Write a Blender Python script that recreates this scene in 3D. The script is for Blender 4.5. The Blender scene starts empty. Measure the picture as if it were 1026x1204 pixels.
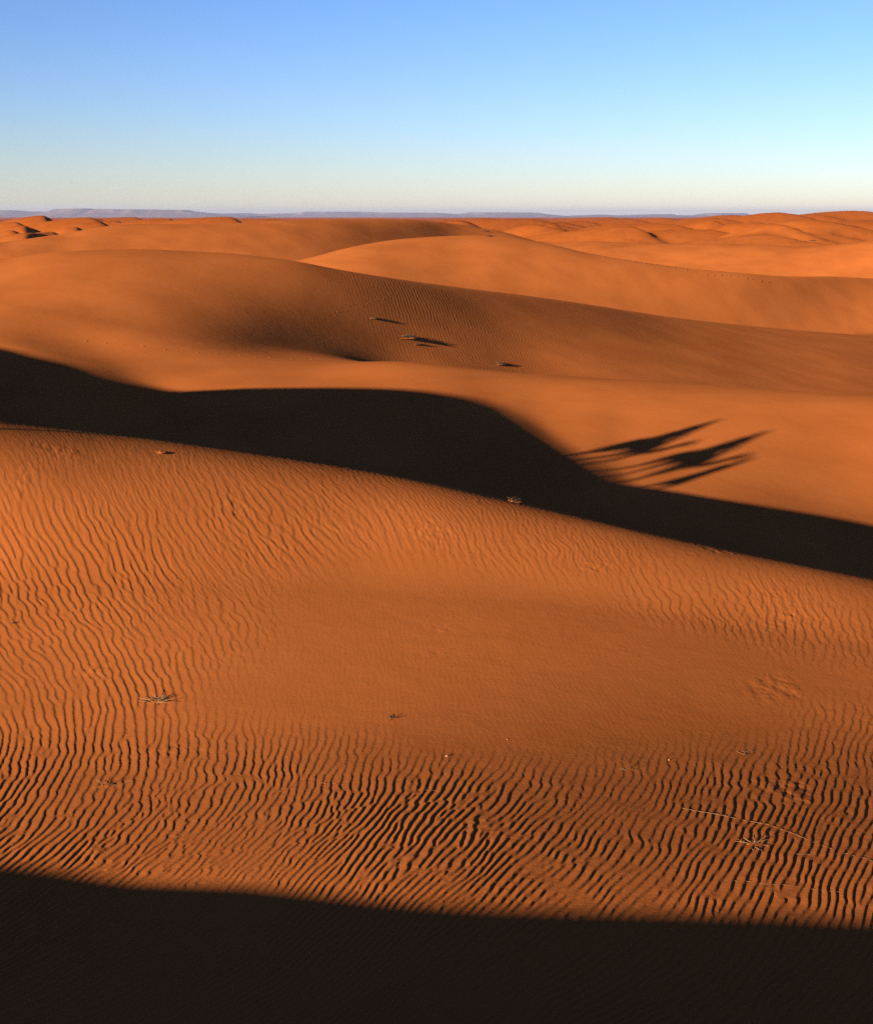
import bpy, bmesh, math, random
import numpy as np

# ------------------------------------------------------------------ camera, sky, sun, exposure
sc = bpy.context.scene
COL = sc.collection
FPX = 1500.0                                   # focal length in pixels of a 1026 x 1204 frame
PITCH = math.atan((602 - 254) / FPX)
cam_d = bpy.data.cameras.new('camera')
cam = bpy.data.objects.new('camera', cam_d); COL.objects.link(cam)
cam.location = (0, 0, 0); cam.rotation_euler = (math.pi / 2 - PITCH, 0, 0)
cam_d.sensor_fit = 'VERTICAL'; cam_d.sensor_height = 36.0; cam_d.lens = 36.0 * FPX / 1204
cam_d.clip_start = 0.1; cam_d.clip_end = 120000
sc.camera = cam

SUN_EL = math.radians(12.0)
SHADOW_AZ = math.radians(42.0)                 # shadows run this far to the right of straight ahead
HX, HY = math.sin(SHADOW_AZ), math.cos(SHADOW_AZ)
TE = math.tan(SUN_EL)
w = bpy.data.worlds.new('World'); sc.world = w; w.use_nodes = True
nt = w.node_tree; nt.nodes.clear()
out = nt.nodes.new('ShaderNodeOutputWorld'); bg = nt.nodes.new('ShaderNodeBackground')
sky = nt.nodes.new('ShaderNodeTexSky'); sky.sky_type = 'NISHITA'; sky.sun_disc = False
sky.sun_elevation = SUN_EL
sky.sun_rotation = math.atan2(-HX, -HY)        # clockwise from +Y
sky.altitude = 0; sky.air_density = 1.0; sky.dust_density = 0.0; sky.ozone_density = 3.0
bg.inputs['Strength'].default_value = 0.05
gm = nt.nodes.new('ShaderNodeGamma'); gm.inputs['Gamma'].default_value = 1.32      # the photograph's strong contrast
tint = nt.nodes.new('ShaderNodeMix'); tint.data_type = 'RGBA'; tint.blend_type = 'MULTIPLY'; tint.inputs['Factor'].default_value = 1
tint.inputs['B'].default_value = (.448, .438, .615, 1)      # white balance
nt.links.new(sky.outputs[0], gm.inputs[0]); nt.links.new(gm.outputs[0], tint.inputs['A']); nt.links.new(tint.outputs['Result'], bg.inputs[0]); nt.links.new(bg.outputs[0], out.inputs[0])

sun_d = bpy.data.lights.new('sun', 'SUN'); sun_d.energy = 5.0; sun_d.angle = math.radians(0.42)
sun_d.color = (1.0, 0.86, 0.68)
sun = bpy.data.objects.new('sun', sun_d); COL.objects.link(sun)
sun.rotation_euler = (math.pi / 2 - SUN_EL, 0, -SHADOW_AZ)
sc.view_settings.view_transform = 'Standard'; sc.view_settings.look = 'None'
sc.view_settings.gamma = 1.0; sc.view_settings.exposure = 1.85
sc.view_settings.use_curve_mapping = False
sc.cycles.max_bounces = 6; sc.cycles.diffuse_bounces = 0
sc.cycles.use_denoising = False; sc.cycles.sample_clamp_direct = .45; sc.cycles.sample_clamp_indirect = .45

# ------------------------------------------------------------------ helpers
CP, SP = math.cos(PITCH), math.sin(PITCH)
def ray(X, v):
    a = (np.asarray(X, float) - 513) / FPX; b = -(np.asarray(v, float) - 602) / FPX
    return a, CP + b * SP, -SP + b * CP
def at(X, v, y):
    a, ry, rz = ray(X, v); t = y / ry
    return a * t, y + 0 * a, rz * t

def pchip_slopes(x, y):
    h = np.diff(x, axis=-1); d = np.diff(y, axis=-1) / h
    m = np.zeros_like(y)
    w1 = 2 * h[..., 1:] + h[..., :-1]; w2 = h[..., 1:] + 2 * h[..., :-1]
    same = d[..., :-1] * d[..., 1:] > 0
    with np.errstate(all='ignore'):
        mm = (w1 + w2) / (w1 / d[..., :-1] + w2 / d[..., 1:])
    m[..., 1:-1] = np.where(same, mm, 0)
    m[..., 0] = d[..., 0]; m[..., -1] = d[..., -1]
    return m
def pchip1(x, y, q):
    x = np.asarray(x, float); y = np.asarray(y, float); m = pchip_slopes(x, y)
    q = np.clip(q, x[0], x[-1]); i = np.clip(np.searchsorted(x, q) - 1, 0, len(x) - 2)
    h = x[i + 1] - x[i]; t = (q - x[i]) / h
    return ((1 + 2 * t) * (1 - t) ** 2 * y[i] + t * (1 - t) ** 2 * h * m[i] + t * t * (3 - 2 * t) * y[i + 1] + t * t * (t - 1) * h * m[i + 1])
def sstep(a, b, x):
    t = np.clip((x - a) / (b - a), 0, 1); return t * t * (3 - 2 * t)
def smax(a, b, k):
    h = np.clip(0.5 + 0.5 * (a - b) / k, 0, 1)
    return b + (a - b) * h + k * h * (1 - h)

def vnoise(x, y, seed):
    """smooth value noise, -1..1"""
    rs = np.random.RandomState(seed); tab = rs.uniform(-1, 1, (256, 256))
    xi = np.floor(x).astype(int); yi = np.floor(y).astype(int); fx = x - xi; fy = y - yi
    fx = fx * fx * fx * (fx * (fx * 6 - 15) + 10); fy = fy * fy * fy * (fy * (fy * 6 - 15) + 10)
    g = lambda i, j: tab[(xi + i) & 255, (yi + j) & 255]
    return (g(0, 0) * (1 - fx) + g(1, 0) * fx) * (1 - fy) + (g(0, 1) * (1 - fx) + g(1, 1) * fx) * fy
def fbm(x, y, seed, o=4):
    s = 0; a = 1; t = 0
    for k in range(o):
        s = s + a * vnoise(x * 2 ** k + 17 * k, y * 2 ** k - 9 * k, seed + k); t += a; a *= .5
    return s / t

# ------------------------------------------------------------------ the lie of the land: crests and hollows,
# each a curve of (image column, image row or None, distance ahead, height or None) turned into bearings,
# distances and heights on the ground
def curve(rows):
    T, R, E = [], [], []
    for X, v, y, z in rows:
        if v is not None:
            x, yy, zz = at(X, v, y)
        else:
            x, yy, zz = (X - 513) / FPX * y, y, z
        r = math.hypot(x, yy); T.append(math.atan2(x, yy)); R.append(math.log(r)); E.append(zz / r)
    return np.array(T), np.array(R), np.array(E)
N = None
KN = [
 ('h1', [(-300,1045,9.80,N),(0,1050,9.75,N),(513,1050,9.39,N),(1026,1050,9.64,N),(1300,1050,9.7,N)]),
 ('h2', [(-300,845,14.80,N),(0,850,14.36,N),(513,850,14.05,N),(1026,850,14.54,N),(1300,852,14.80,N)]),
 ('h3', [(-300,665,19.2,N),(0,690,18.95,N),(250,693,19.22,N),(513,700,19.38,N),(800,730,18.58,N),(1026,765,17.45,N),(1300,800,16.90,N)]),
 ('G',  [(-300,450,23,N),(-120,478,23.8,N),(0,495,24.6,N),(100,507,25.6,N),(200,519,26.4,N),(300,533,26.8,N),(400,548,27.0,N),(500,566,26.5,N),(600,588,25.9,N),(700,611,25.0,N),(800,634,24.1,N),(900,655,23.3,N),(1026,680,22.2,N),(1300,735,21,N)]),
 ('v1', [(-300,N,41,-7.6),(0,N,38,-8.2),(513,N,34,-8.9),(1026,N,30,-9.1),(1300,N,28,-9.2)]),
 ('v2', [(-300,350,72,N),(-120,385,67,N),(0,410,63.5,N),(100,435,60,N),(200,459,57.5,N),(300,456,57,N),(400,455,56.5,N),(480,458,55.2,N),(530,464,53.8,N),(600,489,50,N),(640,515,46.5,N),(690,547,42.5,N),(740,572,40.6,N),(850,588,40.2,N),(1026,610,41.0,N),(1300,640,40,N)]),
 ('E', [(-300,335,78.00,N),(0,392,66.36,N),(120,413,66.39,N),(250,430,64.11,N),(370,428,67.00,N),(460,424,67.50,N),(600,437,65.50,N),(800,450,62.00,N),(1026,465,58.50,N),(1300,480,56.00,N)]),
 ('v3', [(-300,325,84.00,N),(0,355,72.70,N),(120,378,71.38,N),(250,402,70.93,N),(370,413,78.94,N),(420,418.5,80.85,N),(460,N,80.83,-9.65),(530,N,84,-9.8),(600,N,88.09,-10.94),(800,N,83.52,-11.96),(1026,N,77.86,-13.10),(1300,N,76,-13.4)]),
 ('D', [(-300,318,96,N),(0,305,86.10,N),(60,297,89.10,N),(110,294,89.90,N),(162,293,91.46,N),(220,295,94.66,N),(270,298,94.90,N),(345,307,94.78,N),(405,319,96.10,N),(520,336,105.83,N),(658,353,119.41,N),(810,376,141.27,N),(1026,395,176.48,N),(1300,410,186,N)]),
 ('v4', [(-300,N,135.00,-9.50),(0,N,118.13,-9.00),(300,N,122.59,-11.00),(513,N,136.43,-12.50),(1026,N,188,-17),(1300,N,196,-17)]),
 ('C', [(-300,345,170.00,N),(0,330,163.54,N),(250,322,162.37,N),(347,307,163.22,N),(415,291,166.94,N),(456,284,172.11,N),(520,278.5,177.89,N),(577,277.5,181.76,N),(628,284,180.64,N),(709,300,179.91,N),(830,318,183.96,N),(952,326,195.83,N),(1026,328,215.10,N),(1300,330,224,N)]),
 ('v5', [(-300,N,200.00,-12.00),(0,N,183.58,-10.50),(347,N,199.20,-13.00),(520,N,219.86,-12.00),(628,N,225.21,-11.50),(830,N,219.10,-14.00),(1026,N,230,-16),(1300,N,236,-17)]),
 ('B', [(-300,288,205,N),(0,284.5,203.97,N),(46,278.6,210.53,N),(76,275,215.32,N),(101,269,222.06,N),(165,263.5,226.65,N),(250,263,233.19,N),(351,259,247.33,N),(427,256.5,264.19,N),(478,257,276.74,N),(510,258.6,289.56,N),(534,262,323.13,N),(579,270.5,321.44,N),(605,276,304.47,N),(640,286,284.54,N),(700,284,286.87,N),(760,287,278.35,N),(838,286.5,271.05,N),(890,287.3,266.44,N),(936,290,263.77,N),(980,287,262.32,N),(1026,282,261.45,N),(1300,280,262.00,N)]),
 ('v6', [(-300,N,330,-12),(0,N,330,-10.5),(76,N,335,-9.5),(165,N,350,-10),(513,N,370,-12),(640,N,330,-9),(838,N,330,-8.6),(1026,N,330,-8),(1300,N,330,-8)]),
 ('f1', [(-300,N,600,-9.5),(513,N,600,-9.5),(1026,N,600,-9.5),(1300,N,600,-9)]),
 ('f2', [(-300,N,1300,-10),(1300,N,1300,-10)]),
 ('f3', [(-300,N,3000,-11),(1300,N,3000,-11)]),
 ('f4', [(-300,N,9000,-14),(1300,N,9000,-14)]),
 ('f5', [(-300,N,45000,-30),(1300,N,45000,-30)]),
]
KC = [(n, curve(r)) for n, r in KN]
def _knot_table():
    tg = np.linspace(-.66, .66, 2641)
    def ease(a, w):                                                      # round off the corners between control points
        k = int(w * 4); g = np.exp(-(np.arange(-k, k + 1) / w) ** 2 / 2); g /= g.sum()
        return np.convolve(np.r_[np.full(k, a[0]), a, np.full(k, a[-1])], g, 'valid')
    W = {'v3': (70, 50), 'E': (50, 22), 'D': (70, 16), 'v2': (40, 15), 'C': (60, 15), 'B': (60, 14), 'G': (60, 15)}
    return tg, [(ease(pchip1(T, r, tg), W.get(n, (60, 30))[0]), ease(pchip1(T, e, tg), W.get(n, (60, 30))[1])) for n, (T, r, e) in KC]
TG, KT = _knot_table()
def _slope_table():
    R = np.stack([np.full_like(TG, math.log(0.6)), np.full_like(TG, math.log(5.5))] + [k[0] for k in KT], -1)
    E = np.stack([np.full_like(TG, -5.6 / 0.6), np.full_like(TG, -5.55 / 5.5)] + [k[1] for k in KT], -1)
    M = pchip_slopes(R, E); w = 45; k = 180; g = np.exp(-(np.arange(-k, k + 1) / w) ** 2 / 2); g /= g.sum()
    return np.stack([np.convolve(np.r_[np.full(k, c[0]), c, np.full(k, c[-1])], g, 'valid') for c in M.T], -1)
MT = _slope_table()
def slopes(th): return np.stack([np.interp(th, TG, c) for c in MT.T], -1)
def knots(th):
    R = [np.full_like(th, math.log(0.6)), np.full_like(th, math.log(5.5))]
    E = [np.full_like(th, -5.6 / 0.6), np.full_like(th, -5.55 / 5.5)]
    for r, e in KT:
        R.append(np.interp(th, TG, r)); E.append(np.interp(th, TG, e))
    return np.stack(R, -1), np.stack(E, -1)          # columns x knots

def eval_e(R, E, M, L):
    """e at log-radius L (cols x rows) from per-column knots"""
    o = np.empty_like(L)
    for k in range(R.shape[1] - 1):
        a, b = R[:, k:k + 1], R[:, k + 1:k + 2]
        m = (L >= a) & (L <= b) if k else (L <= b)
        if k == R.shape[1] - 2: m = L >= a
        if not m.any(): continue
        h = b - a; t = np.clip((L - a) / h, 0, 1)
        val = ((1 + 2 * t) * (1 - t) ** 2 * E[:, k:k + 1] + t * (1 - t) ** 2 * h * M[:, k:k + 1]
               + t * t * (3 - 2 * t) * E[:, k + 1:k + 2] + t * t * (t - 1) * h * M[:, k + 1:k + 2])
        o[m] = val[m]
    return o

# the high crest the camera stands on: it runs off to the left, dips, and climbs to where the caravan walks
RIDGE = [(40,-26,-2.5),(16,-9,-1.9),(6,-2.6,-1.7),(0,-0.35,-1.62),(-1.8,.2,-2.5),(-3.48,.73,-3.10),(-4.75,1.12,-3.14),(-6.44,1.64,-3.22),(-8.14,2.14,-3.31),(-8.98,2.4,-3.40),(-10.23,2.86,-3.49),
         (-11.43,3.42,-3.68),(-12.57,4.1,-3.9),(-14.67,5.73,-3.85),(-16.59,7.56,-3.1),(-17.7,8.9,-2.3),(-18.81,10.31,-1.25),(-19.4,11.2,-.62),(-19.78,11.79,-.38),(-20.2,12.5,-.2),(-20.88,13.71,.01),(-22.41,16.9,.45),
         (-24.04,19.54,.95),(-25.39,21.29,1.27),(-26.85,22.96,1.4),(-28.39,24.55,1.36),(-30.64,26.67,1.06),(-33.29,29.02,.49),(-35.69,30.99,-.14),(-37.44,32.34,-.03),
         (-39.58,33.9,.34),(-42.13,35.67,.68),(-44.76,37.31,1.01),(-47.88,38.98,1.35),(-52,41,1.7),(-60,44,1.8),(-85,50,-1),(-120,52,-6)]
def ridge_poly():
    P = np.array(RIDGE); d = np.r_[0, np.cumsum(np.hypot(*np.diff(P[:, :2], axis=0).T))]
    q = np.linspace(0, d[-1], 420)
    return np.stack([pchip1(d, P[:, k], q) for k in range(3)], -1)
def ridge_z(x, y):
    P = ridge_poly(); A = P[:-1]; B = P[1:]
    best = np.full(x.shape, 1e18); zz = np.zeros_like(x); sd = np.zeros_like(x)
    for a, b in zip(A, B):
        dx, dy = b[0] - a[0], b[1] - a[1]; L2 = dx * dx + dy * dy
        t = np.clip(((x - a[0]) * dx + (y - a[1]) * dy) / L2, 0, 1)
        ex = x - a[0] - t * dx; ey = y - a[1] - t * dy; d2 = ex * ex + ey * ey
        m = d2 < best
        best[m] = d2[m]; zz[m] = (a[2] + t * (b[2] - a[2]))[m]; sd[m] = (dx * ey - dy * ex)[m]
    d = np.sqrt(best)
    lee = sd < 0                                       # the polyline runs right to left, its right-hand side lies ahead
    rr = np.sqrt(d * d + 0.35 ** 2) - 0.35
    return zz - np.where(lee, 0.56 * rr, 0.16 * rr + 0.002 * d * d)

# ------------------------------------------------------------------ far dunes: crescent humps with a slip face to the right
rnd = random.Random(4)
HUMPS = []      # x, y, height, windward length, half width, bearing of the slip face, curl
def hump_px(X, v, y, hw, Lw, base=-10.0, az=70, curl=.6):
    x, yy, z = at(X, v, y); HUMPS.append((float(x), y, float(z) - base, Lw * 2.2, hw * 3.0, math.radians(az), curl))

for a in [(14,262,430,9,14,-9.8,70,.5),(62,266,400,8,14,-10,66,.4),(20,257,560,10,18,-9.6,72,.5)] + [(52,251.3,640,17,26,-9.5,78,.5),(108,253.3,560,16,30,-9.5,65,.4),(30,260,470,10,16,-9.5,88,.8),(38,269,385,13,20,-10.2,92,.7),(90,262,440,9,16,-9.8,80,.5),(200,255,720,18,40,-9.6,77,.5),(272,253.6,640,22,45,-9.5,77,.4),(330,256,900,20,50,-9.8,60,.5),
          (540,256.5,900,22,50,-9.7,65,.4),(622,254.2,820,26,60,-9.7,60,.4),(650,261,560,12,22,-9.5,80,.7),(690,257.5,900,24,60,-9.7,70,.5),(742,255.6,980,30,70,-9.8,65,.5),(690,266,470,16,30,-9.5,65,.5),
          (785,255,1150,30,60,-9.9,75,.6),(845,253.7,820,28,55,-9.7,70,.6),(893,258.5,560,15,24,-9.5,88,.8),(925,247.3,900,32,60,-9.7,72,.5),(966,250.6,950,26,50,-9.7,75,.5),(1012,246.3,1000,40,70,-9.8,72,.5),(1000,261,520,16,30,-9.5,78,.6),
          (965,267,430,17,30,-9.3,82,.7),(830,265,470,22,36,-9.4,68,.4),(905,272,400,14,24,-9.2,78,.6),(790,262,560,18,34,-9.5,78,.6),(1024,256,680,24,40,-9.6,80,.6),(870,251.5,1500,34,70,-10,75,.5),(720,253.8,1600,34,80,-10,72,.5),(580,255.2,1700,40,90,-10,70,.5),(160,254.5,1300,30,70,-10,70,.5)]:
    hump_px(*a)
for k in range(80):
    y_ = 420 * (3600 / 420) ** rnd.random(); X_ = rnd.uniform(-60, 1090)
    if X_ < 560 and y_ < 700: continue
    s_ = .6 + y_ / 1500; hump_px(X_, rnd.uniform(255.2, 259.5 + 2400 / y_), y_, rnd.uniform(8, 18) * s_, rnd.uniform(16, 36) * s_, -9.8, rnd.uniform(12, 85), rnd.uniform(.2, .6))
def humps_z(x, y):
    o = np.zeros_like(x)
    for (cx, cy, h, Lw, hw, az, curl) in HUMPS:
        dx, dy = x - cx, y - cy
        a = dx * math.sin(az) + dy * math.cos(az); b = (dx * math.cos(az) - dy * math.sin(az)) / hw
        m = (np.abs(b) < 1) & (a > -Lw * 1.1) & (a < h * 3 + curl * hw * 1.2 + 3)
        if not m.any(): continue
        am, bm = a[m], b[m]
        side = np.cos(bm * math.pi / 2) ** 2
        am = am - curl * hw * bm * bm * .8
        hh = h * side
        wind = 0.5 + 0.5 * np.cos(np.clip(am / (Lw * (0.55 + .45 * side)), -1, 0) * math.pi)
        lee = np.clip(1 - am / np.maximum(hh * 2.0, .01), 0, 1); lee = np.where(lee < .25, lee * lee * 2, lee - .125) / .875
        z = hh * np.where(am < 0, wind, lee)
        o[m] = smax(o[m], z, 1.2) - .3
    return o

# ------------------------------------------------------------------ wind ripples: narrow-band noise with forked crests
def ripple_field(lam, bw_p, bw_q, seed, n=(2048, 1024), dp=None, dq=None):
    dp = dp or lam / 9.0; dq = dq or lam / 3.0
    rs = np.random.RandomState(seed)
    f = np.fft.fft2(rs.normal(size=n) + 1j * rs.normal(size=n))
    kp = np.fft.fftfreq(n[0], dp)[:, None] * lam; kq = np.fft.fftfreq(n[1], dq)[None, :] * lam
    g = np.exp(-((kp - 1) / bw_p) ** 2 / 2 - (kq / bw_q) ** 2 / 2)
    F = np.fft.ifft2(f * g); F /= np.sqrt((np.abs(F) ** 2).mean())
    return F, dp, dq
def sample(field, p, q):
    F, dp, dq = field; n0, n1 = F.shape
    a = p / dp; b = q / dq; i = np.floor(a).astype(int); j = np.floor(b).astype(int); fa = a - i; fb = b - j
    i0, i1, j0, j1 = i % n0, (i + 1) % n0, j % n1, (j + 1) % n1
    return (F[i0, j0] * (1 - fa) + F[i1, j0] * fa) * (1 - fb) + (F[i0, j1] * (1 - fa) + F[i1, j1] * fa) * fb
def ripple_profile(F, lee=.21):
    """0..1 height: long gentle rise, short drop on the +p side"""
    s = (np.angle(F) / (2 * math.pi)) % 1.0
    up = s / (1 - lee); dn = (1 - s) / lee
    h = np.minimum(up, dn); h = np.clip(h, 0, 1)
    h = h * h * (3 - 2 * h) * .45 + h * .55
    return (h - .5) * sstep(.03, .3, np.abs(F))

# ------------------------------------------------------------------ the sand sheet
Q = 1.0                                                # mesh density
def theta_cols(n_in):
    inner = np.linspace(-.386, .386, n_in)
    left = np.r_[np.linspace(.386, 2.0, 170)[1:], np.linspace(2.0, math.pi, 24)[1:]]
    right = np.r_[np.linspace(.386, 1.2, 34)[1:], np.linspace(1.2, math.pi, 22)[1:]]
    return np.r_[-left[::-1], inner, right]
ROWS = [12, 225, 255, 140, 150, 24, 40, 80, 24, 90, 16, 50, 12, 36, 16, 60, 75, 60, 20, 5]

def mid_noise(x, y, r):
    a = sstep(45, 70, r) * .10 + sstep(90, 200, r) * .25
    return a * fbm(x * .045 + 3, y * .03, 11, 3)

def build_L(R, k0, k1):
    L = []
    for k in range(k0, k1):
        n = max(3, int(ROWS[k] * Q)); t = np.linspace(0, 1, n, endpoint=False)[None, :]
        if k == 1: t = t ** .7
        L.append(R[:, k:k + 1] + (R[:, k + 1:k + 2] - R[:, k:k + 1]) * t)
    L.append(R[:, k1:k1 + 1]); return np.concatenate(L, 1)

def land(th, L, R, E, M):
    e = eval_e(R, E, M, L); r = np.exp(L)
    x = np.sin(th)[:, None] * r; y = np.cos(th)[:, None] * r; z = e * r
    # calmer ground towards the sides and behind the camera, outside the view
    side = sstep(.55, 1.5, np.abs(th))[:, None] * np.ones_like(r)
    zf = -6.0 - 4 * sstep(20, 80, r) - 2 * sstep(200, 1000, r)
    z = z * (1 - side) + zf * side
    m = (r < 14) | ((x < -3) & (r < 200) & (th[:, None] < -.2)) | ((y < 5) & (r < 200))
    zr = np.full_like(z, -99.0); zr[m] = ridge_z(x[m], y[m])
    z = np.where(m, smax(z, zr, .5), z)
    if r.max() > 300:
        fm = r > 300
        z[fm] += humps_z(x[fm], y[fm]) * sstep(300, 380, r[fm])
    if r.max() > 45: z = z + mid_noise(x, y, r)
    return x, y, z

def grid_mesh(name, x, y, z, mat, attrs=None):
    nc, nr = x.shape
    co = np.stack([x, y, z], -1).reshape(-1, 3)
    me = bpy.data.meshes.new(name); me.vertices.add(len(co)); me.vertices.foreach_set('co', co.astype(np.float32).ravel())
    i = np.arange(nc - 1)[:, None] * nr + np.arange(nr - 1)[None, :]
    quads = np.stack([i, i + nr, i + nr + 1, i + 1], -1).reshape(-1, 4)[:, ::-1]
    quads = quads[:, ::-1] if False else quads
    nq = len(quads)
    me.loops.add(nq * 4); me.loops.foreach_set('vertex_index', quads.astype(np.int32).ravel())
    me.polygons.add(nq); me.polygons.foreach_set('loop_start', np.arange(0, nq * 4, 4, dtype=np.int32))
    me.polygons.foreach_set('loop_total', np.full(nq, 4, np.int32))
    me.polygons.foreach_set('use_smooth', np.ones(nq, bool))
    for k, a in (attrs or {}).items():
        at_ = me.attributes.new(k, 'FLOAT', 'POINT'); at_.data.foreach_set('value', a.astype(np.float32).ravel())
    me.update(calc_edges=True)
    me.materials.append(mat)
    o = bpy.data.objects.new(name, me); COL.objects.link(o); o['kind'] = 'structure'
    return o

def node_mat(name):
    m = bpy.data.materials.new(name); m.use_nodes = True; t = m.node_tree
    return m, t, t.nodes['Principled BSDF']
def sand_material():
    m, t, b = node_mat('orange_sand'); N_ = t.nodes.new; K = t.links.new
    b.inputs['Diffuse Roughness'].default_value = .1; b.inputs['Roughness'].default_value = 1.0; b.inputs['Specular IOR Level'].default_value = 0.0
    geo = N_('ShaderNodeNewGeometry')
    # broad and fine changes of the sand's own colour
    n1 = N_('ShaderNodeTexNoise'); n1.inputs['Scale'].default_value = .22; n1.inputs['Detail'].default_value = 6
    n2 = N_('ShaderNodeTexNoise'); n2.inputs['Scale'].default_value = 90; n2.inputs['Detail'].default_value = 3
    K(geo.outputs['Position'], n1.inputs['Vector']); K(geo.outputs['Position'], n2.inputs['Vector'])
    mx = N_('ShaderNodeMix'); mx.data_type = 'RGBA'; mx.inputs['A'].default_value = (.256, .0705, .0158, 1); mx.inputs['B'].default_value = (.328, .0930, .0215, 1)
    mr = N_('ShaderNodeMapRange'); mr.inputs['From Min'].default_value = .36; mr.inputs['From Max'].default_value = .64
    K(n1.outputs['Fac'], mr.inputs['Value'])
    ad = N_('ShaderNodeMath'); ad.operation = 'MULTIPLY_ADD'; ad.inputs[1].default_value = .5; 
    md = N_('ShaderNodeMath'); md.operation = 'MULTIPLY'; md.inputs[1].default_value = .65
    K(mr.outputs[0], md.inputs[0]); K(n2.outputs['Fac'], ad.inputs[0]); K(md.outputs[0], ad.inputs[2])
    K(ad.outputs[0], mx.inputs['Factor'])
    ir = N_('ShaderNodeAttribute'); ir.attribute_name = 'iron'                # the outer dunes' redder sand
    rd = N_('ShaderNodeMix'); rd.data_type = 'RGBA'; rd.blend_type = 'MULTIPLY'; rd.inputs['B'].default_value = (.84, .72, .45, 1)
    K(ir.outputs['Fac'], rd.inputs['Factor']); K(mx.outputs['Result'], rd.inputs['A']); K(rd.outputs['Result'], b.inputs['Base Color'])
    # wind ripples too far off to model: bands running down the slope, where the attribute says so
    at_ = N_('ShaderNodeAttribute'); at_.attribute_name = 'ripple'
    mp = N_('ShaderNodeMapping'); mp.inputs['Rotation'].default_value = (0, 0, math.radians(-12))
    K(geo.outputs['Position'], mp.inputs['Vector'])
    wv = N_('ShaderNodeTexWave'); wv.wave_type = 'BANDS'; wv.bands_direction = 'X'; wv.wave_profile = 'SIN'
    wv.inputs['Scale'].default_value = 1.15; wv.inputs['Distortion'].default_value = 5.0; wv.inputs['Detail'].default_value = 2.5; wv.inputs['Detail Scale'].default_value = .55
    K(mp.outputs[0], wv.inputs['Vector'])
    bp2 = N_('ShaderNodeBump'); bp2.inputs['Distance'].default_value = .05
    K(wv.outputs['Fac'], bp2.inputs['Height']); K(at_.outputs['Fac'], bp2.inputs['Strength'])
    # grains and small lumps
    n3 = N_('ShaderNodeTexNoise'); n3.inputs['Scale'].default_value = 28; n3.inputs['Detail'].default_value = 5; n3.inputs['Roughness'].default_value = .7
    K(geo.outputs['Position'], n3.inputs['Vector'])
    bp = N_('ShaderNodeBump'); bp.inputs['Strength'].default_value = .5; bp.inputs['Distance'].default_value = .006
    K(n3.outputs['Fac'], bp.inputs['Height']); n4 = N_('ShaderNodeTexNoise'); n4.inputs['Scale'].default_value = 1.6; n4.inputs['Detail'].default_value = 7; n4.inputs['Roughness'].default_value = .6
    K(geo.outputs['Position'], n4.inputs['Vector'])
    bp4 = N_('ShaderNodeBump'); bp4.inputs['Strength'].default_value = .22; bp4.inputs['Distance'].default_value = .05
    K(n4.outputs['Fac'], bp4.inputs['Height']); K(bp2.outputs[0], bp4.inputs['Normal']); K(bp4.outputs[0], bp.inputs['Normal']); K(bp.outputs[0], b.inputs['Normal'])
    return m
SAND = sand_material()

# the bare, almost smooth floor of the hollow (ground outline)
SMOOTH = [(-2.27,19.51),(-1.05,20.83),(0.38,20.38),(1.75,19.82),(3.16,18.22),(4.6,16.79),(5.56,16.07),(3.93,15.02),(2.7,13.56),(1.3,13.23),(-0.12,13.26),(-0.82,13.82),(-1.91,14.63),(-2.72,14.85),(-2.4,15.94),(-2.02,17.17)]
def poly_sd(x, y, P):
    d = np.full(x.shape, 1e9); ins = np.zeros(x.shape, bool)
    for (ax, ay), (bx, by) in zip(P, P[1:] + P[:1]):
        ex, ey = bx - ax, by - ay; t = np.clip(((x - ax) * ex + (y - ay) * ey) / (ex * ex + ey * ey), 0, 1)
        d = np.minimum(d, np.hypot(x - ax - t * ex, y - ay - t * ey))
        c = ((ay > y) != (by > y)) & (x < (bx - ax) * (y - ay) / (by - ay + 1e-12) + ax); ins ^= c
    return np.where(ins, -d, d)
YT = [4, 8, 9.5, 10.5, 12, 14, 17, 20, 24, 32]
TILT = [1.0, .68, .40, .31, .17, .04, -.1, -.22, -.24, -.2]     # sideways drift of the crests per metre ahead
AMPT = [.06, .10, .135, .125, .085, .060, .048, .044, .030, .014]
YL = [4, 8, 10, 13, 17, 21, 25, 32]
LAM = [.064, .073, .080, .102, .138, .172, .2, .25]
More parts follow.
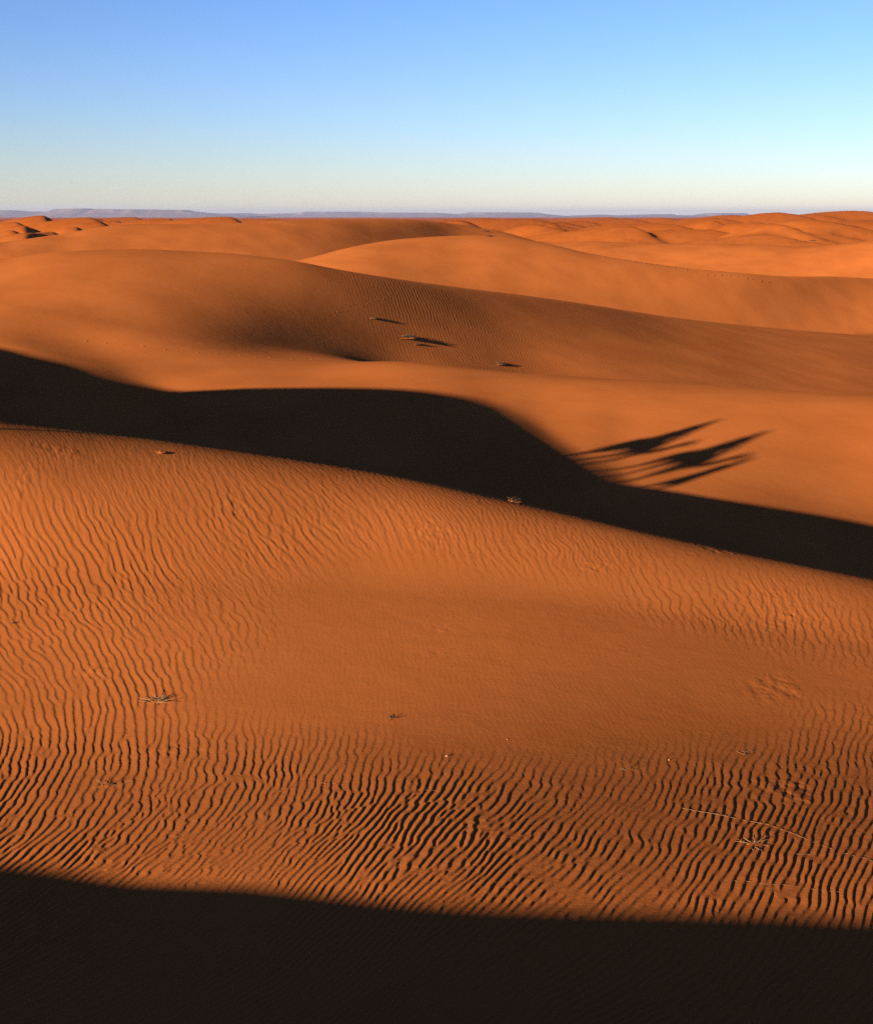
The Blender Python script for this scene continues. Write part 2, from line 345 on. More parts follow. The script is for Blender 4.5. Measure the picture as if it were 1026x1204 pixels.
def ripple_height(x, y, r):
    yy = np.linspace(2, 45, 900)
    Fy = np.cumsum(np.interp(yy, YT, TILT)) * (yy[1] - yy[0]); Fy -= np.interp(14, yy, Fy)
    ly = pchip1(YL, LAM, yy); qy = np.cumsum(1 / ly) * (yy[1] - yy[0])
    wx = .16 * fbm(x * .35, y * .22, 31, 2) + .05 * fbm(x * 1.6, y * 1.1, 35, 2) + .022 * fbm(x * 5.5, y * 4.5, 37, 2)
    lam = np.interp(y, yy, ly)
    p = (x - np.interp(y, yy, Fy) * (1 - .3 * sstep(-.5, 4.5, x) + .35 * sstep(-.5, -4, x)) + wx) / lam; q = np.interp(y, yy, qy)
    A = ripple_field(1.0, .10, .075, 5); B = ripple_field(1.0, .22, .2, 6); C = ripple_field(1.0, .16, .14, 7)
    messy = sstep(.02, .55, fbm(x * .45, y * .3, 51, 3) + .6 * sstep(14.5, 19, y) + .55 * np.exp(-((x + 5.6) / 1.6) ** 2 - ((y - 18.5) / 1.3) ** 2) + .35 * np.exp(-((x - 3.6) / .7) ** 2 - ((y - 10.2) / .7) ** 2))
    FA = sample(A, p, q); FB = sample(B, p + 3.3, q)
    h = ripple_profile(FA * (1 - messy) + FB * messy * 1.1)
    sd = poly_sd(x, y, SMOOTH) + .35 * fbm(x * .8, y * .8, 61, 3) + .12 * fbm(x * 3, y * 2, 64, 2)
    rip = .015 + .985 * sstep(-.3, 1.7, sd) ** .8
    amp = np.interp(y, YT, AMPT) * lam * (.85 + .8 * fbm(x * .55, y * .4, 71, 3))
    to_crest = np.exp(np.interp(np.arctan2(x, y), TG, KT[3][0])) - r
    crest = 1 - .88 * sstep(5.5, .8, to_crest)
    z = h * amp * rip * crest
    fine = ripple_profile(sample(C, (x * .97 + .12 * y + .3 * wx) / .07, y / .08), .4)
    z += fine * .0004 * (1 - .7 * sstep(0, .8, sd)) * sstep(9, 12, y)
    up = sstep(15, 20, y)                                                # finer secondary ripples higher up the slope
    z += up * ripple_profile(sample(C, p * 2.1 + 7, q * 2.1), .3) * lam * .016 * (1 - .6 * sstep(3, .5, to_crest)) * (.06 + .94 * sstep(-.2, 1.0, sd)) * (.7 + .9 * fbm(x * .7, y * .5, 77, 2))
    # scuffs and faint trampled spots
    z += .008 * sstep(.5, .8, fbm(x * 1.1 + 4, y * .9, 81, 2)) * fbm(x * 9, y * 6, 85, 3)
    return z * (1 - sstep(30, 36, r))
near_cols = theta_cols(int(1040 * Q)); far_cols = theta_cols(int(580 * Q))
SECT = [('near_dune', near_cols, 0, 6), ('middle_dune', far_cols, 6, 11), ('lit_dune', far_cols, 11, 13), ('broad_dune', far_cols, 13, 15), ('far_dunes', far_cols, 15, 20)]
for nm, cols, k0, k1 in SECT:
    cc = np.clip(cols, -.62, .62); R, E = knots(cc); M = slopes(cc)
    L = build_L(R, k0, k1)
    x, y, z = land(cols, L, R, E, M); r = np.exp(L)
    rip = np.zeros_like(z)
    if k0 == 0:
        mm = (y > 3) & (np.abs(x) < y * .75)
        z[mm] += ripple_height(x[mm], y[mm], r[mm]) * sstep(.75, .5, np.abs(x[mm]) / y[mm])
    elif k0 == 6:
        rip = .2 * sstep(78, 84, y) * sstep(112, 94, y - .3 * x) * sstep(-12, 0, x) * sstep(34, 8, x) * np.clip(.35 + .9 * fbm(x * .13, y * .08, 91, 3), 0, 1)
    elif k0 == 11:
        pass
    elif k0 == 15:
        for _ in range(2):                                # weather the far crests
            z[1:-1, 1:-1] = .5 * z[1:-1, 1:-1] + .125 * (z[2:, 1:-1] + z[:-2, 1:-1] + z[1:-1, 2:] + z[1:-1, :-2])
    grid_mesh(nm, x, y, z, SAND, {'ripple': np.clip(rip, 0, 1), 'iron': sstep(110, 620, r)})

# ------------------------------------------------------------------ the caravan whose shadows fall across the hollow
def plain_mat(name, c, rough=.9, var=.12, scale=30):
    m, t, b = node_mat(name)
    b.inputs['Roughness'].default_value = rough; b.inputs['Specular IOR Level'].default_value = .15
    n = t.nodes.new('ShaderNodeTexNoise'); n.inputs['Scale'].default_value = scale; n.inputs['Detail'].default_value = 4
    mx = t.nodes.new('ShaderNodeMix'); mx.data_type = 'RGBA'
    mx.inputs['A'].default_value = tuple(q * (1 - var) for q in c) + (1,); mx.inputs['B'].default_value = tuple(min(1, q * (1 + var)) for q in c) + (1,)
    t.links.new(n.outputs['Fac'], mx.inputs['Factor']); t.links.new(mx.outputs['Result'], b.inputs['Base Color'])
    return m
FUR = plain_mat('camel_fur', (.33, .2, .1)); FUR2 = plain_mat('pale_camel_fur', (.42, .28, .16)); CLOTH_R = plain_mat('red_blanket', (.3, .03, .025)); CLOTH_B = plain_mat('blue_robe', (.03, .06, .22))
CLOTH_W = plain_mat('white_cotton', (.7, .66, .58)); CLOTH_K = plain_mat('dark_trousers', (.03, .03, .035)); SKIN = plain_mat('skin', (.3, .15, .09)); WOOD = plain_mat('saddle_wood', (.16, .08, .035))

def empty(name, loc, rz, label, cat, group=None):
    o = bpy.data.objects.new(name, None); COL.objects.link(o); o.location = loc; o.rotation_euler = (0, 0, rz)
    o['label'] = label; o['category'] = cat
    if group: o['group'] = group
    return o
def skin(name, V, Ed, mat, parent, sub=2, root=None):
    """V: {key: (x, y, z, rx, ry)}; a tapering body grown round the edges"""
    keys = list(V); me = bpy.data.meshes.new(name)
    me.from_pydata([V[k][:3] for k in keys], [(keys.index(a), keys.index(b)) for a, b in Ed], [])
    o = bpy.data.objects.new(name, me); COL.objects.link(o); o.parent = parent
    sk = o.modifiers.new('skin', 'SKIN'); ss = o.modifiers.new('sub', 'SUBSURF'); ss.levels = sub; ss.render_levels = sub
    sk.use_smooth_shade = True
    if not me.skin_vertices: return o
    for k, d in zip(keys, me.skin_vertices[0].data):
        d.radius = (V[k][3], V[k][4]); d.use_root = (k == root)
    me.materials.append(mat)
    return o
def shell(name, rings, mat, parent, cap=True):
    """closed lofted surface through rings of points"""
    n = len(rings[0]); vs = [p for r in rings for p in r]; fs = []
    for i in range(len(rings) - 1):
        for j in range(n): fs.append((i * n + j, i * n + (j + 1) % n, (i + 1) * n + (j + 1) % n, (i + 1) * n + j))
    if cap: fs += [tuple(range(n))[::-1], tuple(range((len(rings) - 1) * n, len(rings) * n))]
    me = bpy.data.meshes.new(name); me.from_pydata(vs, [], fs); me.materials.append(mat)
    for p in me.polygons: p.use_smooth = True
    o = bpy.data.objects.new(name, me); COL.objects.link(o); o.parent = parent; return o
def ring(cx, cz, rx, ry, y0=0, n=16, tilt=0):
    return [(cx + rx * math.cos(a) , y0 + ry * math.sin(a), cz + tilt * math.cos(a)) for a in [2 * math.pi * k / n for k in range(n)]]

def make_camel(loc, rz, label, fur, stride=1):
    c = empty('camel', loc, rz, label, 'camel', 'camels of the caravan')
    V = {'pelvis': (-.62, 0, 1.36, .25, .27), 'loin': (-.3, 0, 1.40, .29, .31), 'hump': (-.02, 0, 1.50, .34, .33), 'ribs': (.25, 0, 1.36, .31, .36), 'chest': (.55, 0, 1.32, .24, .30),
         'n1': (.80, 0, 1.24, .15, .19), 'n2': (1.06, 0, 1.29, .13, .15), 'n3': (1.24, 0, 1.50, .12, .13), 'n4': (1.32, 0, 1.76, .115, .115), 'poll': (1.40, 0, 1.95, .125, .12),
         'face': (1.58, 0, 1.91, .08, .09), 'muzzle': (1.74, 0, 1.82, .065, .07), 't1': (-.86, 0, 1.38, .05, .05), 't2': (-.93, 0, 1.1, .03, .03), 't3': (-.92, 0, .86, .045, .045)}
    E = [('pelvis', 'loin'), ('loin', 'hump'), ('hump', 'ribs'), ('ribs', 'chest'), ('chest', 'n1'), ('n1', 'n2'), ('n2', 'n3'), ('n3', 'n4'), ('n4', 'poll'), ('poll', 'face'), ('face', 'muzzle'), ('pelvis', 't1'), ('t1', 't2'), ('t2', 't3')]
    for s, k in ((1, 'l'), (-1, 'r')):
        f = .2 * s * stride; h = -.18 * s * stride
        V.update({'s' + k: (.52, s * .17, 1.12, .13, .13), 'e' + k: (.50 + f * .3, s * .18, .86, .085, .085), 'k' + k: (.53 + f, s * .17, .5, .062, .062), 'p' + k: (.5 + f * 1.3, s * .17, .12, .04, .04), 'f' + k: (.56 + f * 1.4, s * .17, .045, .07, .075),
                  'h' + k: (-.66, s * .18, 1.12, .15, .15), 'g' + k: (-.55 + h * .4, s * .19, .84, .10, .10), 'j' + k: (-.76 + h, s * .18, .52, .06, .06), 'q' + k: (-.70 + h * 1.3, s * .18, .12, .04, .04), 'o' + k: (-.63 + h * 1.3, s * .18, .045, .07, .075)})
        E += [('chest', 's' + k), ('s' + k, 'e' + k), ('e' + k, 'k' + k), ('k' + k, 'p' + k), ('p' + k, 'f' + k), ('pelvis', 'h' + k), ('h' + k, 'g' + k), ('g' + k, 'j' + k), ('j' + k, 'q' + k), ('q' + k, 'o' + k)]
    skin('body', V, E, fur, c, root='pelvis')
    for s in (1, -1):
        shell('ear', [ring(1.38, 2.0, .03, .015, s * .09, 8), ring(1.37, 2.06, .035, .015, s * .11, 8), ring(1.35, 2.12, .008, .006, s * .12, 8)], fur, c)
    # blanket hanging over the hump, and a padded saddle with a pommel
    rs = []
    for x, d in ((-.52, .0), (-.3, .03), (-.05, .06), (.2, .03), (.4, 0)):
        top = 1.70 + d * 2.4 - .35 * (x + .05) ** 2
        prof = [(-.40, 1.16), (-.41, 1.34), (-.36, 1.52), (-.2, top - .04), (0, top + .03), (.2, top - .04), (.36, 1.52), (.41, 1.34), (.40, 1.16)]
        inner = [(y * .94, z - .02) for y, z in prof[::-1]]
        rs.append([(x, y, z) for y, z in prof + inner])
    shell('saddle_blanket', rs, CLOTH_R, c)
    sad = shell('saddle', [ring(-.1, 1.80, .34, .22, 0), ring(-.1, 1.89, .36, .24, 0), ring(-.1, 1.96, .28, .17, 0)], CLOTH_B, c)
    shell('pommel', [ring(.2, 1.86, .045, .1, 0, 10), ring(.24, 2.0, .03, .05, 0, 10), ring(.25, 2.1, .035, .035, 0, 10), ring(.25, 2.13, .01, .01, 0, 10)], WOOD, sad)
    skin('lead_rope', {'a': (1.70, .02, 1.80, .012, .012), 'b': (1.95, .02, 1.45, .012, .012), 'c': (2.3, .02, 1.25, .012, .012), 'd': (2.7, .02, 1.22, .012, .012)}, [('a', 'b'), ('b', 'c'), ('c', 'd')], WOOD, c, sub=1)
    return c

def fingers(V, E, wrist, x, y, z, s, dx, dz):
    for i, (oy, l) in enumerate(((-.03, .07), (-.01, .085), (.012, .08), (.032, .06))):
        a, b = 'fa%d%s' % (i, wrist), 'fb%d%s' % (i, wrist)
        V[a] = (x + dx * (.05 + l * .5), y + oy, z + dz * (.05 + l * .5), .010, .010); V[b] = (x + dx * (.045 + l) , y + oy, z + dz * (.05 + l) - .018, .008, .008)
        E += [(wrist, a), (a, b)]
    V['th' + wrist] = (x + dx * .03 + .01, y - s * .045, z + dz * .03 + .01, .011, .011); E.append((wrist, 'th' + wrist))

def make_rider(loc, rz, label, robe):
    p = empty('person', loc, rz, label, 'person', 'riders of the caravan')
    V = {'hip': (0, 0, .10, .15, .17), 'waist': (.02, 0, .27, .12, .15), 'chest': (.03, 0, .44, .12, .18), 'neck': (.04, 0, .585, .055, .055), 'jaw': (.055, 0, .655, .07, .065), 'skull': (.045, 0, .74, .09, .078), 'crown': (.04, 0, .80, .06, .055), 'nose': (.145, 0, .70, .014, .014)}
    E = [('hip', 'waist'), ('waist', 'chest'), ('chest', 'neck'), ('neck', 'jaw'), ('jaw', 'skull'), ('skull', 'crown'), ('jaw', 'nose')]
    for s, k in ((1, 'l'), (-1, 'r')):
        V.update({'sh' + k: (.02, s * .19, .50, .065, .065), 'el' + k: (.12, s * .23, .27, .048, .048), 'wr' + k: (.31, s * .10, .2, .035, .03),
                  'th' + k: (.12, s * .17, .06, .10, .10), 'kn' + k: (.36, s * .30, -.10, .07, .07), 'an' + k: (.26, s * .36, -.46, .048, .048), 'to' + k: (.40, s * .37, -.52, .035, .04)})
        E += [('chest', 'sh' + k), ('sh' + k, 'el' + k), ('el' + k, 'wr' + k), ('hip', 'th' + k), ('th' + k, 'kn' + k), ('kn' + k, 'an' + k), ('an' + k, 'to' + k)]
        fingers(V, E, 'wr' + k, .31, s * .10, .2, s, .9, -.3)
    skin('body', V, E, SKIN, p, root='hip')
    rb = [ring(-.01, z, rx, ry, 0, 20) for z, rx, ry in ((-.02, .24, .30), (.1, .20, .24), (.27, .155, .185), (.42, .155, .215), (.52, .12, .2), (.58, .075, .085))]
    shell('robe', rb, robe, p)
    shell('turban', [ring(.035, z, rx, ry, 0, 18) for z, rx, ry in ((.725, .10, .095), (.75, .135, .125), (.80, .14, .13), (.85, .10, .095), (.87, .04, .04))], CLOTH_W, p)
    return p

def make_walker(loc, rz, label):
    p = empty('person', loc, rz, label, 'person')
    V = {'hip': (0, 0, .92, .13, .16), 'waist': (0, 0, 1.10, .11, .14), 'chest': (.02, 0, 1.30, .12, .175), 'neck': (.035, 0, 1.46, .052, .052), 'jaw': (.055, 0, 1.53, .07, .062), 'skull': (.045, 0, 1.62, .09, .076), 'crown': (.04, 0, 1.68, .06, .055), 'nose': (.14, 0, 1.58, .014, .014)}
    E = [('hip', 'waist'), ('waist', 'chest'), ('chest', 'neck'), ('neck', 'jaw'), ('jaw', 'skull'), ('skull', 'crown'), ('jaw', 'nose')]
    for s, k in ((1, 'l'), (-1, 'r')):
        f = .17 * s
        V.update({'sh' + k: (.0, s * .185, 1.38, .065, .065), 'el' + k: (-.04 - f * .5, s * .24, 1.12, .045, .045), 'wr' + k: (.05 - f, s * .22, .90, .033, .03),
                  'th' + k: (.01, s * .09, .84, .10, .10), 'kn' + k: (.05 + f, s * .10, .48, .065, .065), 'an' + k: (.0 + f * 1.4, s * .10, .09, .045, .045), 'to' + k: (.14 + f * 1.4, s * .11, .035, .035, .045)})
        E += [('chest', 'sh' + k), ('sh' + k, 'el' + k), ('el' + k, 'wr' + k), ('hip', 'th' + k), ('th' + k, 'kn' + k), ('kn' + k, 'an' + k), ('an' + k, 'to' + k)]
        fingers(V, E, 'wr' + k, .05 - f, s * .22, .90, s, .25, -.9)
    skin('body', V, E, SKIN, p, root='hip')
    shell('robe', [ring(-.01, z, rx, ry, 0, 20) for z, rx, ry in ((.42, .25, .24), (.65, .21, .22), (.92, .17, .2), (1.10, .15, .175), (1.30, .155, .21), (1.40, .12, .195), (1.46, .07, .08))], CLOTH_B, p)
    shell('turban', [ring(.035, z, rx, ry, 0, 18) for z, rx, ry in ((1.60, .10, .092), (1.63, .13, .12), (1.68, .135, .125), (1.73, .09, .085), (1.75, .03, .03))], CLOTH_W, p)
    return p

def ground(x, y):
    """height of the sand at one spot on the high crest"""
    return float(ridge_z(np.array([float(x)]), np.array([float(y)]))[0])

def on_crest(w_, back):
    """spot on the crest at cross-sun coordinate w_, stepped back towards the sun"""
    P = ridge_poly(); W = P[:, 0] * HY - P[:, 1] * HX; k = np.argmin(np.abs(W - w_) + (P[:, 0] > -15) * 50)
    x, y = P[k, 0] - HX * back, P[k, 1] - HY * back
    return x, y, ground(x, y)
FACE = math.radians(-90)
x, y, z = on_crest(-25.5, 1.5)
make_camel((x, y, z), FACE, 'brown camel with red saddle blanket walking last along the high crest', FUR, 1)
make_rider((x + .0, y + .1, z + 1.93), FACE, 'rider in blue robe and white turban on the last camel', CLOTH_B)
x, y, z = on_crest(-23.25, .8)
make_camel((x, y, z), FACE, 'pale camel with red saddle blanket walking first along the high crest', FUR2, -1)
make_rider((x + .0, y + .1, z + 1.93), FACE, 'rider in white robe and turban on the leading camel', CLOTH_W)
x, y, z = on_crest(-22.35, .0)
make_walker((x, y, z), FACE + .2, 'walking guide in blue robe leading two camels along the crest')

# ------------------------------------------------------------------ flat-topped hills on the horizon
def land_z(x, y):
    """height of the sand (without ripples) at one spot"""
    th = np.array([math.atan2(x, y)]); r = math.hypot(x, y); R_, E_ = knots(th)
    return float(land(th, np.array([[math.log(r)]]), R_, E_, slopes(th))[2][0, 0])
def rock_material():
    m, t, b = node_mat('hill_rock'); b.inputs['Roughness'].default_value = 1; b.inputs['Specular IOR Level'].default_value = 0
    g = t.nodes.new('ShaderNodeNewGeometry'); n = t.nodes.new('ShaderNodeTexNoise'); n.inputs['Scale'].default_value = .004; n.inputs['Detail'].default_value = 8
    mx = t.nodes.new('ShaderNodeMix'); mx.data_type = 'RGBA'; mx.inputs['A'].default_value = (.14, .1, .085, 1); mx.inputs['B'].default_value = (.27, .18, .14, 1)
    t.links.new(g.outputs['Position'], n.inputs['Vector']); t.links.new(n.outputs['Fac'], mx.inputs['Factor']); t.links.new(mx.outputs['Result'], b.inputs['Base Color'])
    return m
ROCK = rock_material()
def mesa(name, dist, prof, depth, seed):
    X = np.linspace(prof[0][0], prof[-1][0], 420); px, pv = zip(*prof)
    top = (254.0 - np.interp(X, px, pv)) * dist / FPX * 1.05 + 4
    d = np.array([0, .12, .22, .3, .36, .40, .45, .6, .8, 1.0]); hf = np.array([-.25, .12, .3, .48, .62, .9, 1.0, 1.0, .7, -.3])
    Xg, Dg = np.meshgrid(X, d, indexing='ij'); hg = np.repeat(hf[None], len(X), 0)
    x = (Xg - 513) / FPX * dist * .97; gl = fbm(x * .0016, Dg * 3, seed, 4)
    y = dist + (Dg - .4) * depth + 420 * gl * (Dg < .7)
    z = -16 + (top[:, None] + 16) * hg * (1 + .10 * fbm(x * .003, Dg * 5, seed + 9, 3) * (hg < .95))
    return grid_mesh(name, x, y, z, ROCK)
mesa('mesa_hills', 21000, [(-200,249),(-60,247),(0,248),(23,249.5),(48,249.3),(57,246.6),(96,246.2),(105,248),(111,246.8),(177,247.3),(210,247.9),(218,249.5),(260,252.6),(300,254.5)], 3600, 201)
mesa('mesa_hills', 27000, [(235,253.5),(250,251.8),(288,251),(300,252),(346,250.9),(356,249.6),(425,249.6),(453,250.5),(510,250.6),(539,252),(553,250.2),(632,250.4),(642,252),(668,254),(684,253.4),(710,252.6),(731,253.4),(770,252.3),(794,252.1),(797,253.2),(832,253.6),(838,251.1),(877,251.1),(880,253.2),(960,253.8),(1200,254.2)], 4000, 207)

# ------------------------------------------------------------------ dry plants, stones and tracks
DRY = plain_mat('dry_stalk', (.21, .105, .045), var=.3); BARK = plain_mat('dead_twig', (.055, .03, .016), var=.3); STONE = plain_mat('pale_stone', (.28, .14, .06), var=.15)
def tubes(name, paths, mat, parent=None, sides=5):
    vs, fs = [], []
    for P, r0, r1 in paths:
        n = len(P); b0 = len(vs)
        for i, p in enumerate(P):
            q = np.array(P[min(i + 1, n - 1)]) - np.array(P[max(i - 1, 0)]); q = q / (np.linalg.norm(q) + 1e-9)
            u = np.cross(q, (0.3, .2, 1)); u /= np.linalg.norm(u) + 1e-9; v = np.cross(q, u); r = r0 + (r1 - r0) * i / (n - 1)
            for k in range(sides):
                a = 2 * math.pi * k / sides; vs.append(tuple(np.array(p) + r * (math.cos(a) * u + math.sin(a) * v)))
        for i in range(n - 1):
            for k in range(sides):
                fs.append((b0 + i * sides + k, b0 + i * sides + (k + 1) % sides, b0 + (i + 1) * sides + (k + 1) % sides, b0 + (i + 1) * sides + k))
    me = bpy.data.meshes.new(name); me.from_pydata(vs, [], fs); me.materials.append(mat)
    for p in me.polygons: p.use_smooth = True
    o = bpy.data.objects.new(name, me); COL.objects.link(o); o.parent = parent; return o
def lump(name, rx, ry, h, seed, mat, parent=None, n=14, m=6, rough=.25):
    """low uneven mound, closed below"""
    vs, fs = [(0, 0, h)], []
    rr = random.Random(seed); ph = [rr.uniform(0, 6.3) for _ in range(6)]
    for i in range(1, m + 1):
        t = i / m
        for k in range(n):
            a = 2 * math.pi * k / n; w_ = 1 + rough * (math.sin(2 * a + ph[0]) * .5 + math.sin(3 * a + ph[1] + t * 3) * .35 + math.sin(5 * a + ph[2] + 4 * t) * .25)
            vs.append((rx * t * w_ * math.cos(a), ry * t * w_ * math.sin(a), h * (math.cos(t * math.pi) * .5 + .5) * (1 + rough * .8 * math.sin(4 * a + ph[3] + 5 * t)) - .04 * h * (t > .99)))
    for k in range(n): fs.append((0, 1 + k, 1 + (k + 1) % n))
    for i in range(m - 1):
        for k in range(n): fs.append((1 + i * n + k, 1 + (i + 1) * n + k, 1 + (i + 1) * n + (k + 1) % n, 1 + i * n + (k + 1) % n))
    fs.append(tuple(1 + (m - 1) * n + k for k in range(n))[::-1])
    me = bpy.data.meshes.new(name); me.from_pydata(vs, [], fs); me.materials.append(mat)
    for p in me.polygons: p.use_smooth = True
    o = bpy.data.objects.new(name, me); COL.objects.link(o); o.parent = parent; return o

def twig_paths(rr, n, spread, h, r0, lean=(0, 0), seg=5):
    out_ = []
    for _ in range(n):
        a = rr.uniform(0, 6.283); b = spread * rr.uniform(.35, 1); x0, y0 = rr.gauss(0, spread * .12), rr.gauss(0, spread * .12); hh = h * rr.uniform(.3, 1); cv = rr.uniform(-.5, .5)
        P = []
        for i in range(seg):
            t = i / (seg - 1); ang = a + cv * t
            P.append((x0 + b * t * math.cos(ang) + lean[0] * t, y0 + b * t * math.sin(ang) + lean[1] * t, hh * (1.7 * t - .95 * t * t) - .012))
        out_.append((P, r0 * rr.uniform(.6, 1.1), r0 * .25))
    return out_
def tuft(x, y, label, seed, n=14, spread=.12, h=.06, r0=.004, mound=(.16, .12, .035), mat=None, cat='dry tuft', name='dry_grass_tuft', group='dry tufts on the sand'):
    o = empty(name, (x, y, land_z(x, y) - .004), 0, label, cat, group)
    if mound:
        lm = lump('sand_mound', mound[0] * .7, mound[1] * .9, mound[2] * .4, seed, SAND, o, 20, 8, .3); lm.location.z = -mound[2] * .16
    rr = random.Random(seed); tubes('stalk', twig_paths(rr, n, spread, h, r0), mat or DRY, o); return o
tuft(-3.47, 14.93, 'half buried clump of dry stalks at the left rim of the smooth hollow', 1, 30, .26, .09, .006, (.30, .17, .06))
tuft(-.54, 14.22, 'small dark tuft in the middle of the smooth sand floor', 2, 12, .1, .06, .005, (.14, .09, .03), BARK)
tuft(1.5, 25.26, 'lone pale tuft with a dark twig on the near dune crest', 3, 14, .22, .13, .008, (.30, .2, .08), BARK)
tuft(-5.46, 24.6, 'sand covered tuft left of centre just below the near crest', 4, 8, .14, .025, .005, (.24, .2, .05))
tuft(3.4, 13.24, 'curled dry stalks among ripples at the right of the smooth hollow', 5, 12, .16, .05, .005, (.16, .1, .03))
tuft(2.85, 10.55, 'flattened dry clump among the deep ripples near the lower right', 6, 16, .2, .05, .005, (.2, .1, .03))
tuft(-6.15, 17.71, 'small black stub of dead plant at the far left edge of the slope', 7, 8, .07, .07, .008, (.1, .07, .02), BARK)
tuft(-3.37, 12.19, 'trampled scatter of dry stalks in ripples at the lower left', 8, 18, .3, .03, .004, (.22, .14, .02))
tuft(1.65, 18.63, 'faint tuft near the upper right rim of the smooth hollow', 9, 7, .09, .04, .004, (.16, .08, .025))
tuft(2.05, 12.55, 'broken dry stalks lying just below the smooth hollow right of centre', 10, 12, .2, .03, .005, (.2, .08, .02))
for (x, y, a, lb, sd) in [(.11, 12.91, .022, 'pale round pebble just below the middle of the smooth hollow', 21), (2.53, 12.93, .017, 'tiny bright pebble at the right lower rim of the smooth hollow', 22), (.8, 13.5, .013, 'small pale pebble on the lower floor of the smooth hollow', 23)]:
    o = lump('pebble', a, a * .8, a * 1.1, sd, STONE, None, 10, 5, .15); o.location = (x, y, land_z(x, y) - .004); o['label'] = lb; o['category'] = 'pebble'; o['group'] = 'pebbles on the sand'
def stem(pts, label, r0, seed):
    rr = random.Random(seed); P = []
    for (ax, ay), (bx, by) in zip(pts[:-1], pts[1:]):
        for i in range(8):
            t = i / 8; x_, y_ = ax + (bx - ax) * t, ay + (by - ay) * t + rr.gauss(0, .006); P.append((x_, y_, land_z(x_, y_) + .001 + rr.gauss(0, .003)))
    o = tubes('fallen_twig', [(P, r0, r0 * .5)], DRY); o['label'] = label; o['category'] = 'twig'; o['group'] = 'fallen twigs on the ripples'; return o
stem([(2.38, 11.42), (3.13, 11.05), (3.61, 10.45), (4.1, 10.1)], 'long thin pale twig lying across the ripples at lower right', .0017, 31)
stem([(3.2, 10.36), (3.63, 10.42)], 'short pale twig beneath the long one at lower right', .0015, 32)
stem([(2.43, 9.79), (2.95, 9.72), (3.44, 9.6)], 'thin twig among ripples just above the shadow at lower right', .0014, 33)
stem([(-.28, 11.85), (.1, 11.78)], 'short pale twig on the ripples near the bottom centre', .0018, 34)
stem([(-1.25, 12.1), (-.9, 12.02)], 'short pale twig on the ripples left of the bottom centre', .0018, 35)

# bushes half buried on the dark face of the middle dune, and a few on the dunes beyond
def bush(x, y, size, label, seed, dark=True):
    o = empty('desert_shrub', (x, y, land_z(x, y) - .02 * size), 0, label, 'shrub', 'shrubs half buried in the dunes')
    lump('sand_mound', .6 * size, .5 * size, .11 * size, seed, SAND, o, 20, 8, .5)
    rr = random.Random(seed)
    tubes('branch', twig_paths(rr, 80, .42 * size, .21 * size, .014 * size, (.12 * size, .05 * size)), BARK, o, 4)
    vs, fs = [], []
    for _ in range(420):                                    # small dry leaves
        a = rr.uniform(0, 6.283); q = rr.random() ** .5 * .55 * size; c = np.array([q * math.cos(a) + .06 * size, q * math.sin(a), size * rr.uniform(.02, .2) * (1 - .5 * q / size)])
        u = np.array([rr.gauss(0, 1) for _ in range(3)]); u /= np.linalg.norm(u); v = np.cross(u, [rr.gauss(0, 1) for _ in range(3)]); v /= np.linalg.norm(v) + 1e-9
        L_ = .045 * size * rr.uniform(.6, 1.3); b0 = len(vs); vs += [tuple(c - u * L_), tuple(c + v * L_ * .4), tuple(c + u * L_), tuple(c - v * L_ * .4)]; fs.append((b0, b0 + 1, b0 + 2, b0 + 3))
    me = bpy.data.meshes.new('leaf'); me.from_pydata(vs, [], fs); me.materials.append(BARK); l = bpy.data.objects.new('foliage', me); COL.objects.link(l); l.parent = o
    return o
bush(-2.25, 89.36, 1.25, 'largest dark shrub on the shaded face of the middle dune', 41)
bush(-4.49, 89.45, .62, 'small shrub up and left of the largest one on the shaded dune face', 42)
bush(-1.36, 89.27, .55, 'low shrub right beside the largest one on the shaded dune face', 43)
bush(4.41, 91.96, .9, 'shrub at the foot of the shaded dune face, right of the others', 44)
bush(10.95, 295.07, 1.3, 'tiny dark shrub on the broad dune left of the sunlit one', 45)
bush(7.06, 177.64, .9, 'tiny dark shrub on the crest of the sunlit dune', 46)
bush(109.89, 382.03, 1.9, 'nearer of two dark shrubs on the far dunes at the right', 47)
bush(170.81, 575.19, 2.2, 'farther of two dark shrubs on the far dunes at the right', 48)

bush(-11.45, 3.3, 1.2, 'unseen shrub added on the high crest left of the camera to cast a streak of shadow', 49)  # added out of view, meant only to throw a thin shadow at lower left
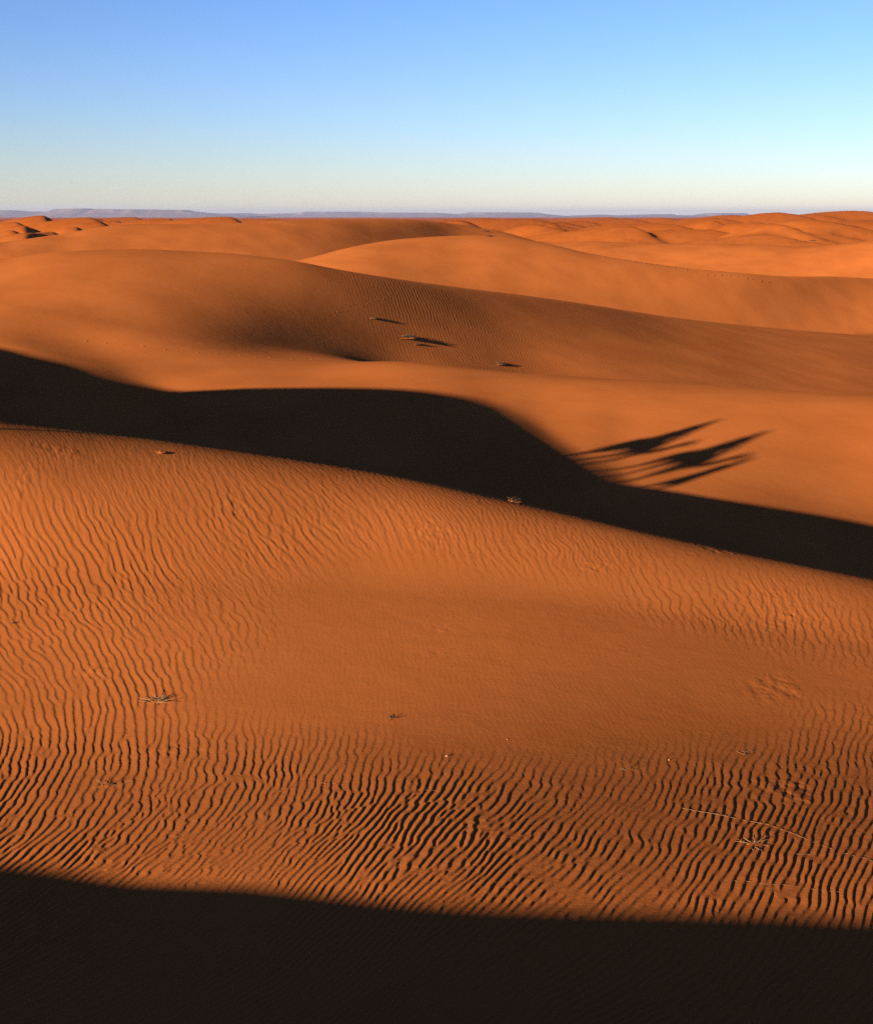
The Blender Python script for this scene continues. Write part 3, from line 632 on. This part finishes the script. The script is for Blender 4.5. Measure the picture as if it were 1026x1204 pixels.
# footprints: strings of small kicked-up heaps
def trail(pts, step, size, seed):
    rr = random.Random(seed); vs, fs = [], []
    P = np.array(pts); d = np.r_[0, np.cumsum(np.hypot(*np.diff(P, axis=0).T))]; k = 0
    for q in np.arange(0, d[-1], step):
        x, y = np.interp(q, d, P[:, 0]) + rr.gauss(0, .12), np.interp(q, d, P[:, 1]) + rr.gauss(0, .12); z = land_z(x, y); k += 1; b0 = len(vs); n = 9
        sx, sy, h = size * rr.uniform(.7, 1.3), size * rr.uniform(.5, 1), size * rr.uniform(.2, .38); a0 = rr.uniform(0, 6)
        vs.append((x, y, z + h * .3))
        for t, hz in ((.45, 1.0), (1.0, -.08)):
            for i in range(n): a = a0 + 6.283 * i / n; vs.append((x + sx * t * math.cos(a), y + sy * t * math.sin(a), z + h * hz * (1 + .3 * math.sin(2 * a))))
        for i in range(n):
            j = (i + 1) % n; fs += [(b0, b0 + 1 + i, b0 + 1 + j), (b0 + 1 + i, b0 + 1 + n + i, b0 + 1 + n + j, b0 + 1 + j)]
    me = bpy.data.meshes.new('footprint_trail'); me.from_pydata(vs, [], fs); me.materials.append(SAND)
    for p in me.polygons: p.use_smooth = True
    o = bpy.data.objects.new('footprint_trail', me); COL.objects.link(o); o['kind'] = 'stuff'; return o
for nm, lb, pts, st, sz, sd in [('a', 'line of footprints climbing the shaded face of the middle dune', [(-7.28, 86.06), (-5.26, 90.63), (-2.72, 96.12)], .8, .055, 51),
                            ('b', 'faint footprints crossing the pale floor above the long shadow', [(-18.6, 67.9), (-14.1, 67.9), (-9.8, 69.0), (-6.5, 70.5)], 1.0, .08, 52),
                            ('c', 'line of footprints along the crest of the sunlit dune', [(14.0, 180.5), (23.0, 179.2), (38.0, 182.0), (48, 188)], 1.5, .2, 53)]:
    o = trail(pts, st, sz, sd); o['label'] = lb; o['category'] = 'footprints'

# ------------------------------------------------------------------ dusty air
hz = bpy.data.meshes.new('haze'); bm = bmesh.new(); bmesh.ops.create_cube(bm, size=1); bm.to_mesh(hz); bm.free()
haze = bpy.data.objects.new('haze', hz); COL.objects.link(haze); haze['kind'] = 'stuff'
haze.scale = (92000, 92000, 230); haze.location = (0, 0, 230 / 2 - 34)
hm = bpy.data.materials.new('dusty_air'); hm.use_nodes = True; t = hm.node_tree; t.nodes.clear()
mo = t.nodes.new('ShaderNodeOutputMaterial'); pv = t.nodes.new('ShaderNodeVolumePrincipled')
pv.inputs['Density'].default_value = 2.6e-5; pv.inputs['Color'].default_value = (.64, .75, 1.0, 1); pv.inputs['Anisotropy'].default_value = .4
t.links.new(pv.outputs[0], mo.inputs['Volume']); hz.materials.append(hm)
